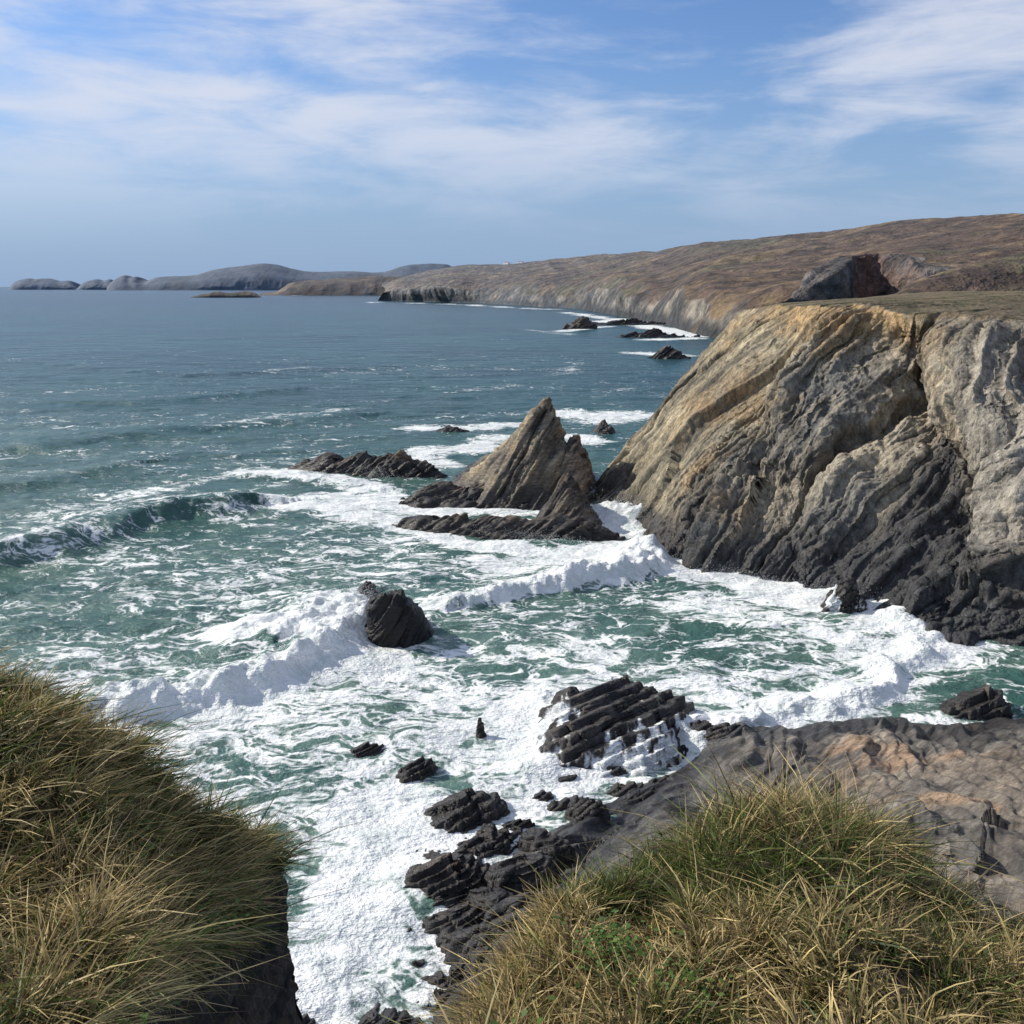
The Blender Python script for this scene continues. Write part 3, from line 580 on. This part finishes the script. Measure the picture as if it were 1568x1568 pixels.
def grass(name,PN,i0,i1,j0,j1,nclump,per,lenf,colf,seed,wind=(.05,.02,0),width=.0044):
    P,N=PN; r=np.random.default_rng(seed)
    ci=r.uniform(i0,i1,nclump); cj=r.uniform(j0,j1,nclump)
    K=np.repeat(np.arange(nclump),per); n=len(K)
    def at(ii,jj): 
        ii=np.clip(ii,0,P.shape[0]-1).astype(int); jj=np.clip(jj,0,P.shape[1]-1).astype(int); return P[ii,jj],N[ii,jj]
    C,_=at(ci,cj); 
    si=(i1-i0)/math.sqrt(nclump); sj=(j1-j0)/math.sqrt(nclump)
    bi=ci[K]+r.normal(0,si*.36,n); bj=cj[K]+r.normal(0,sj*.36,n)
    B,Nn=at(bi,bj); B=B+r.normal(0,.008,(n,3))
    ckl=r.uniform(.35,1.35,nclump)
    cl=(lenf(C,r)*ckl)[K]*np.clip(r.lognormal(-.3,.45,n),.2,2.0)
    outd=B-C[K]; outd[:,2]=0; outd/=np.maximum(np.linalg.norm(outd,axis=1,keepdims=True),.05)
    az=r.uniform(0,2*np.pi,n); caz=r.uniform(0,2*np.pi,nclump)[K]
    lean=.55*outd+.75*np.stack([np.cos(az),np.sin(az),0*az],1)+.6*np.stack([np.cos(caz),np.sin(caz),0*az],1)+np.array(wind)*r.uniform(.5,1.8,(n,1))
    up=Nn*.3+np.array([0,0,.6]); 
    d0=up+lean*r.uniform(.3,.9,(n,1)); d0/=np.linalg.norm(d0,axis=1,keepdims=True)
    droop=r.uniform(.3,1.7,n)[:,None]
    ts=np.array([0,.35,.7,1.0]); pts=[]
    for t in ts:
        pts.append(B+cl[:,None]*(d0*t+ (lean*.7-np.array([0,0,.5]))*droop*t*t*.6))
    side=np.cross(d0,np.stack([np.cos(az*3),np.sin(az*3),0*az],1)); side/=np.maximum(np.linalg.norm(side,axis=1,keepdims=True),1e-6)
    w=(width*r.uniform(.5,1.6,n))[:,None]
    V=np.stack([pts[0]-side*w,pts[0]+side*w,pts[1]-side*w*.9,pts[1]+side*w*.9,pts[2]-side*w*.6,pts[2]+side*w*.6,pts[3]-side*w*.1,pts[3]+side*w*.1],1)
    q=np.array([[0,1,3,2],[2,3,5,4],[4,5,7,6]]); Fc=(np.arange(n)*8)[:,None,None]+q[None]
    col=colf(B,C[K],K,r,n); col=np.repeat(col[:,None,:],8,1)
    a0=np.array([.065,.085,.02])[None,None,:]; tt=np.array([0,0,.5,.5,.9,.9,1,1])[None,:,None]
    col=(a0*(1-tt)*.9+col*tt)*np.array([.75,.75,.9,.9,1.2,1.2,1.35,1.35])[None,:,None]  # greener roots, plus a ramp putting root shade into the blade colour
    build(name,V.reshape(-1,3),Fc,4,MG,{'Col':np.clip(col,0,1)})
STR=np.array([.60,.46,.19]);DRY=np.array([.40,.31,.155]);GRN=np.array([.14,.18,.035]);DGR=np.array([.045,.075,.017]);BRN=np.array([.12,.078,.045])
def colfun(bias):
    def f(B,C,K,r,n):
        f1=fbm(C*1.1,3,600+int(bias*10)); f2=fbm(C*3.1,2,610); u=r.random(n); kc=r.normal(0,.3,K.max()+1)[K]; g=bias+f1*1.8+1.0*f2+kc
        pg=np.clip(.46-g*.75,.08,.92); c=np.where((u<pg)[:,None],mix(GRN,DGR,r.random(n)),mix(STR,DRY,r.random(n)**.8))
        c=np.where((r.random(n)<.10+.45*np.clip(-f2+kc,0,1))[:,None],BRN,c); return c*r.uniform(.6,1.3,(n,1))
    return f
L=leftbank(); Rb=rightbank()
grass('grass',L,95,258,5,256,1500,72,lambda C,r: .19+.14*fbm(C*1.5,2,620),colfun(.15),1)
grass('grass',Rb,95,258,4,415,2200,72,lambda C,r: .15+.18*np.exp(-((C[:,0]-1.95)/.75)**2)*sst(4.4,5.6,C[:,1])+.08*fbm(C*1.5,2,621),colfun(.16),2)
def leafy(name,PN,cents,seed):
    P,N=PN; r=np.random.default_rng(seed); Vs=[];Cs=[]
    for (i,j,k,rad) in cents:
        c=P[i,j]; n=k; p=c+r.normal(0,1,(n,3))*[rad,rad,rad*.35]+[0,0,.1]
        az=r.uniform(0,6.28,n); el_=r.uniform(-.5,.9,n); d=np.stack([np.cos(az)*np.cos(el_),np.sin(az)*np.cos(el_),np.sin(el_)],1)
        s=np.cross(d,[0,0,1.]); s/=np.linalg.norm(s,axis=1,keepdims=True); up=np.cross(s,d); L_=r.uniform(.02,.045,n)[:,None]
        Vs.append(np.stack([p,p+d*L_*.5+s*L_*.38+up*L_*.1,p+d*L_,p+d*L_*.5-s*L_*.38+up*L_*.1],1))
        cc=mix(np.array([.05,.11,.02]),np.array([.13,.2,.04]),r.random(n)); Cs.append(np.repeat(cc[:,None],4,1))
    V=np.concatenate(Vs); Fc=np.arange(len(V)*4).reshape(-1,4)
    build(name,V.reshape(-1,3),Fc,4,MG,{'Col':np.concatenate(Cs)})
leafy('bramble_leaves',L,[(205,215,700,.16),(190,235,500,.13),(225,195,600,.15),(215,240,350,.1),(170,150,300,.12)],31)
leafy('bramble_leaves',Rb,[(190,150,300,.12),(215,60,350,.14),(170,110,250,.1)],32)
# ---------------------------------------------------------------- sky, sun, camera
az=math.radians(-70); el=math.radians(34)
sd=np.array([math.sin(az)*math.cos(el),math.cos(az)*math.cos(el),math.sin(el)])
w=bpy.data.worlds.new('World'); scene.world=w; w.use_nodes=True; ns=w.node_tree.nodes; ln=w.node_tree.links
bg=ns['Background']; sky=ns.new('ShaderNodeTexSky'); sky.sky_type='NISHITA'; sky.sun_disc=False; sky.sun_elevation=el; sky.sun_rotation=az%(2*math.pi); sky.altitude=0; sky.air_density=1.0; sky.dust_density=.6; sky.ozone_density=2.5
tc=ns.new('ShaderNodeTexCoord'); g=tc.outputs['Generated']
mp=ns.new('ShaderNodeMapping'); mp.inputs['Rotation'].default_value=(0,-.3,0); mp.inputs['Scale'].default_value=(1.9,1.9,6.5); mp.inputs['Location'].default_value=(.35,0,.2); ln.new(g,mp.inputs[0])
n1=noise(ns,ln,mp.outputs[0],1.5,5,.52,.3); 
mp2=ns.new('ShaderNodeMapping'); mp2.inputs['Rotation'].default_value=(0,-.26,0); mp2.inputs['Scale'].default_value=(2.6,2.6,12); mp2.inputs['Location'].default_value=(3,1,2); ln.new(g,mp2.inputs[0])
n2=noise(ns,ln,mp2.outputs[0],2.6,6,.6,.4)
sx=ns.new('ShaderNodeSeparateXYZ'); ln.new(g,sx.inputs[0])
elv=mrange(ns,ln,sx.outputs['Z'],.02,.17)
cl=mth(ns,ln,'ADD',mth(ns,ln,'MULTIPLY',n1,.6),mth(ns,ln,'MULTIPLY',n2,.4))
mask=mth(ns,ln,'MULTIPLY',mrange(ns,ln,cl,.40,.61),elv)
base=mixc(ns,ln,1.0,sky.outputs[0],(.85,1.02,1.32),'MULTIPLY')
hz=mrange(ns,ln,sx.outputs['Z'],-.02,.24,.95,0)
base=mixc(ns,ln,hz,base,(2.8,4.1,6.3))
c=mixc(ns,ln,mth(ns,ln,'MULTIPLY',mask,.85),base,(7.1,7.5,8.6))
ln.new(c,bg.inputs['Color']); bg.inputs['Strength'].default_value=.1
sl=bpy.data.lights.new('sun','SUN'); sl.energy=5.0; sl.angle=math.radians(.5); sl.color=(1,.93,.82)
so=bpy.data.objects.new('sun',sl); scene.collection.objects.link(so)
from mathutils import Vector
so.rotation_euler=Vector(sd).to_track_quat('Z','Y').to_euler()
cam=bpy.data.cameras.new('camera'); cam.sensor_width=36; cam.lens=36*F/1568; cam.clip_end=100000; cam.clip_start=.05
co=bpy.data.objects.new('camera',cam); co.location=(0,0,EYE); co.rotation_euler=(math.pi/2-PITCH,0,0); scene.collection.objects.link(co); scene.camera=co
scene.view_settings.view_transform='Standard'; scene.view_settings.look='None'; scene.view_settings.exposure=0
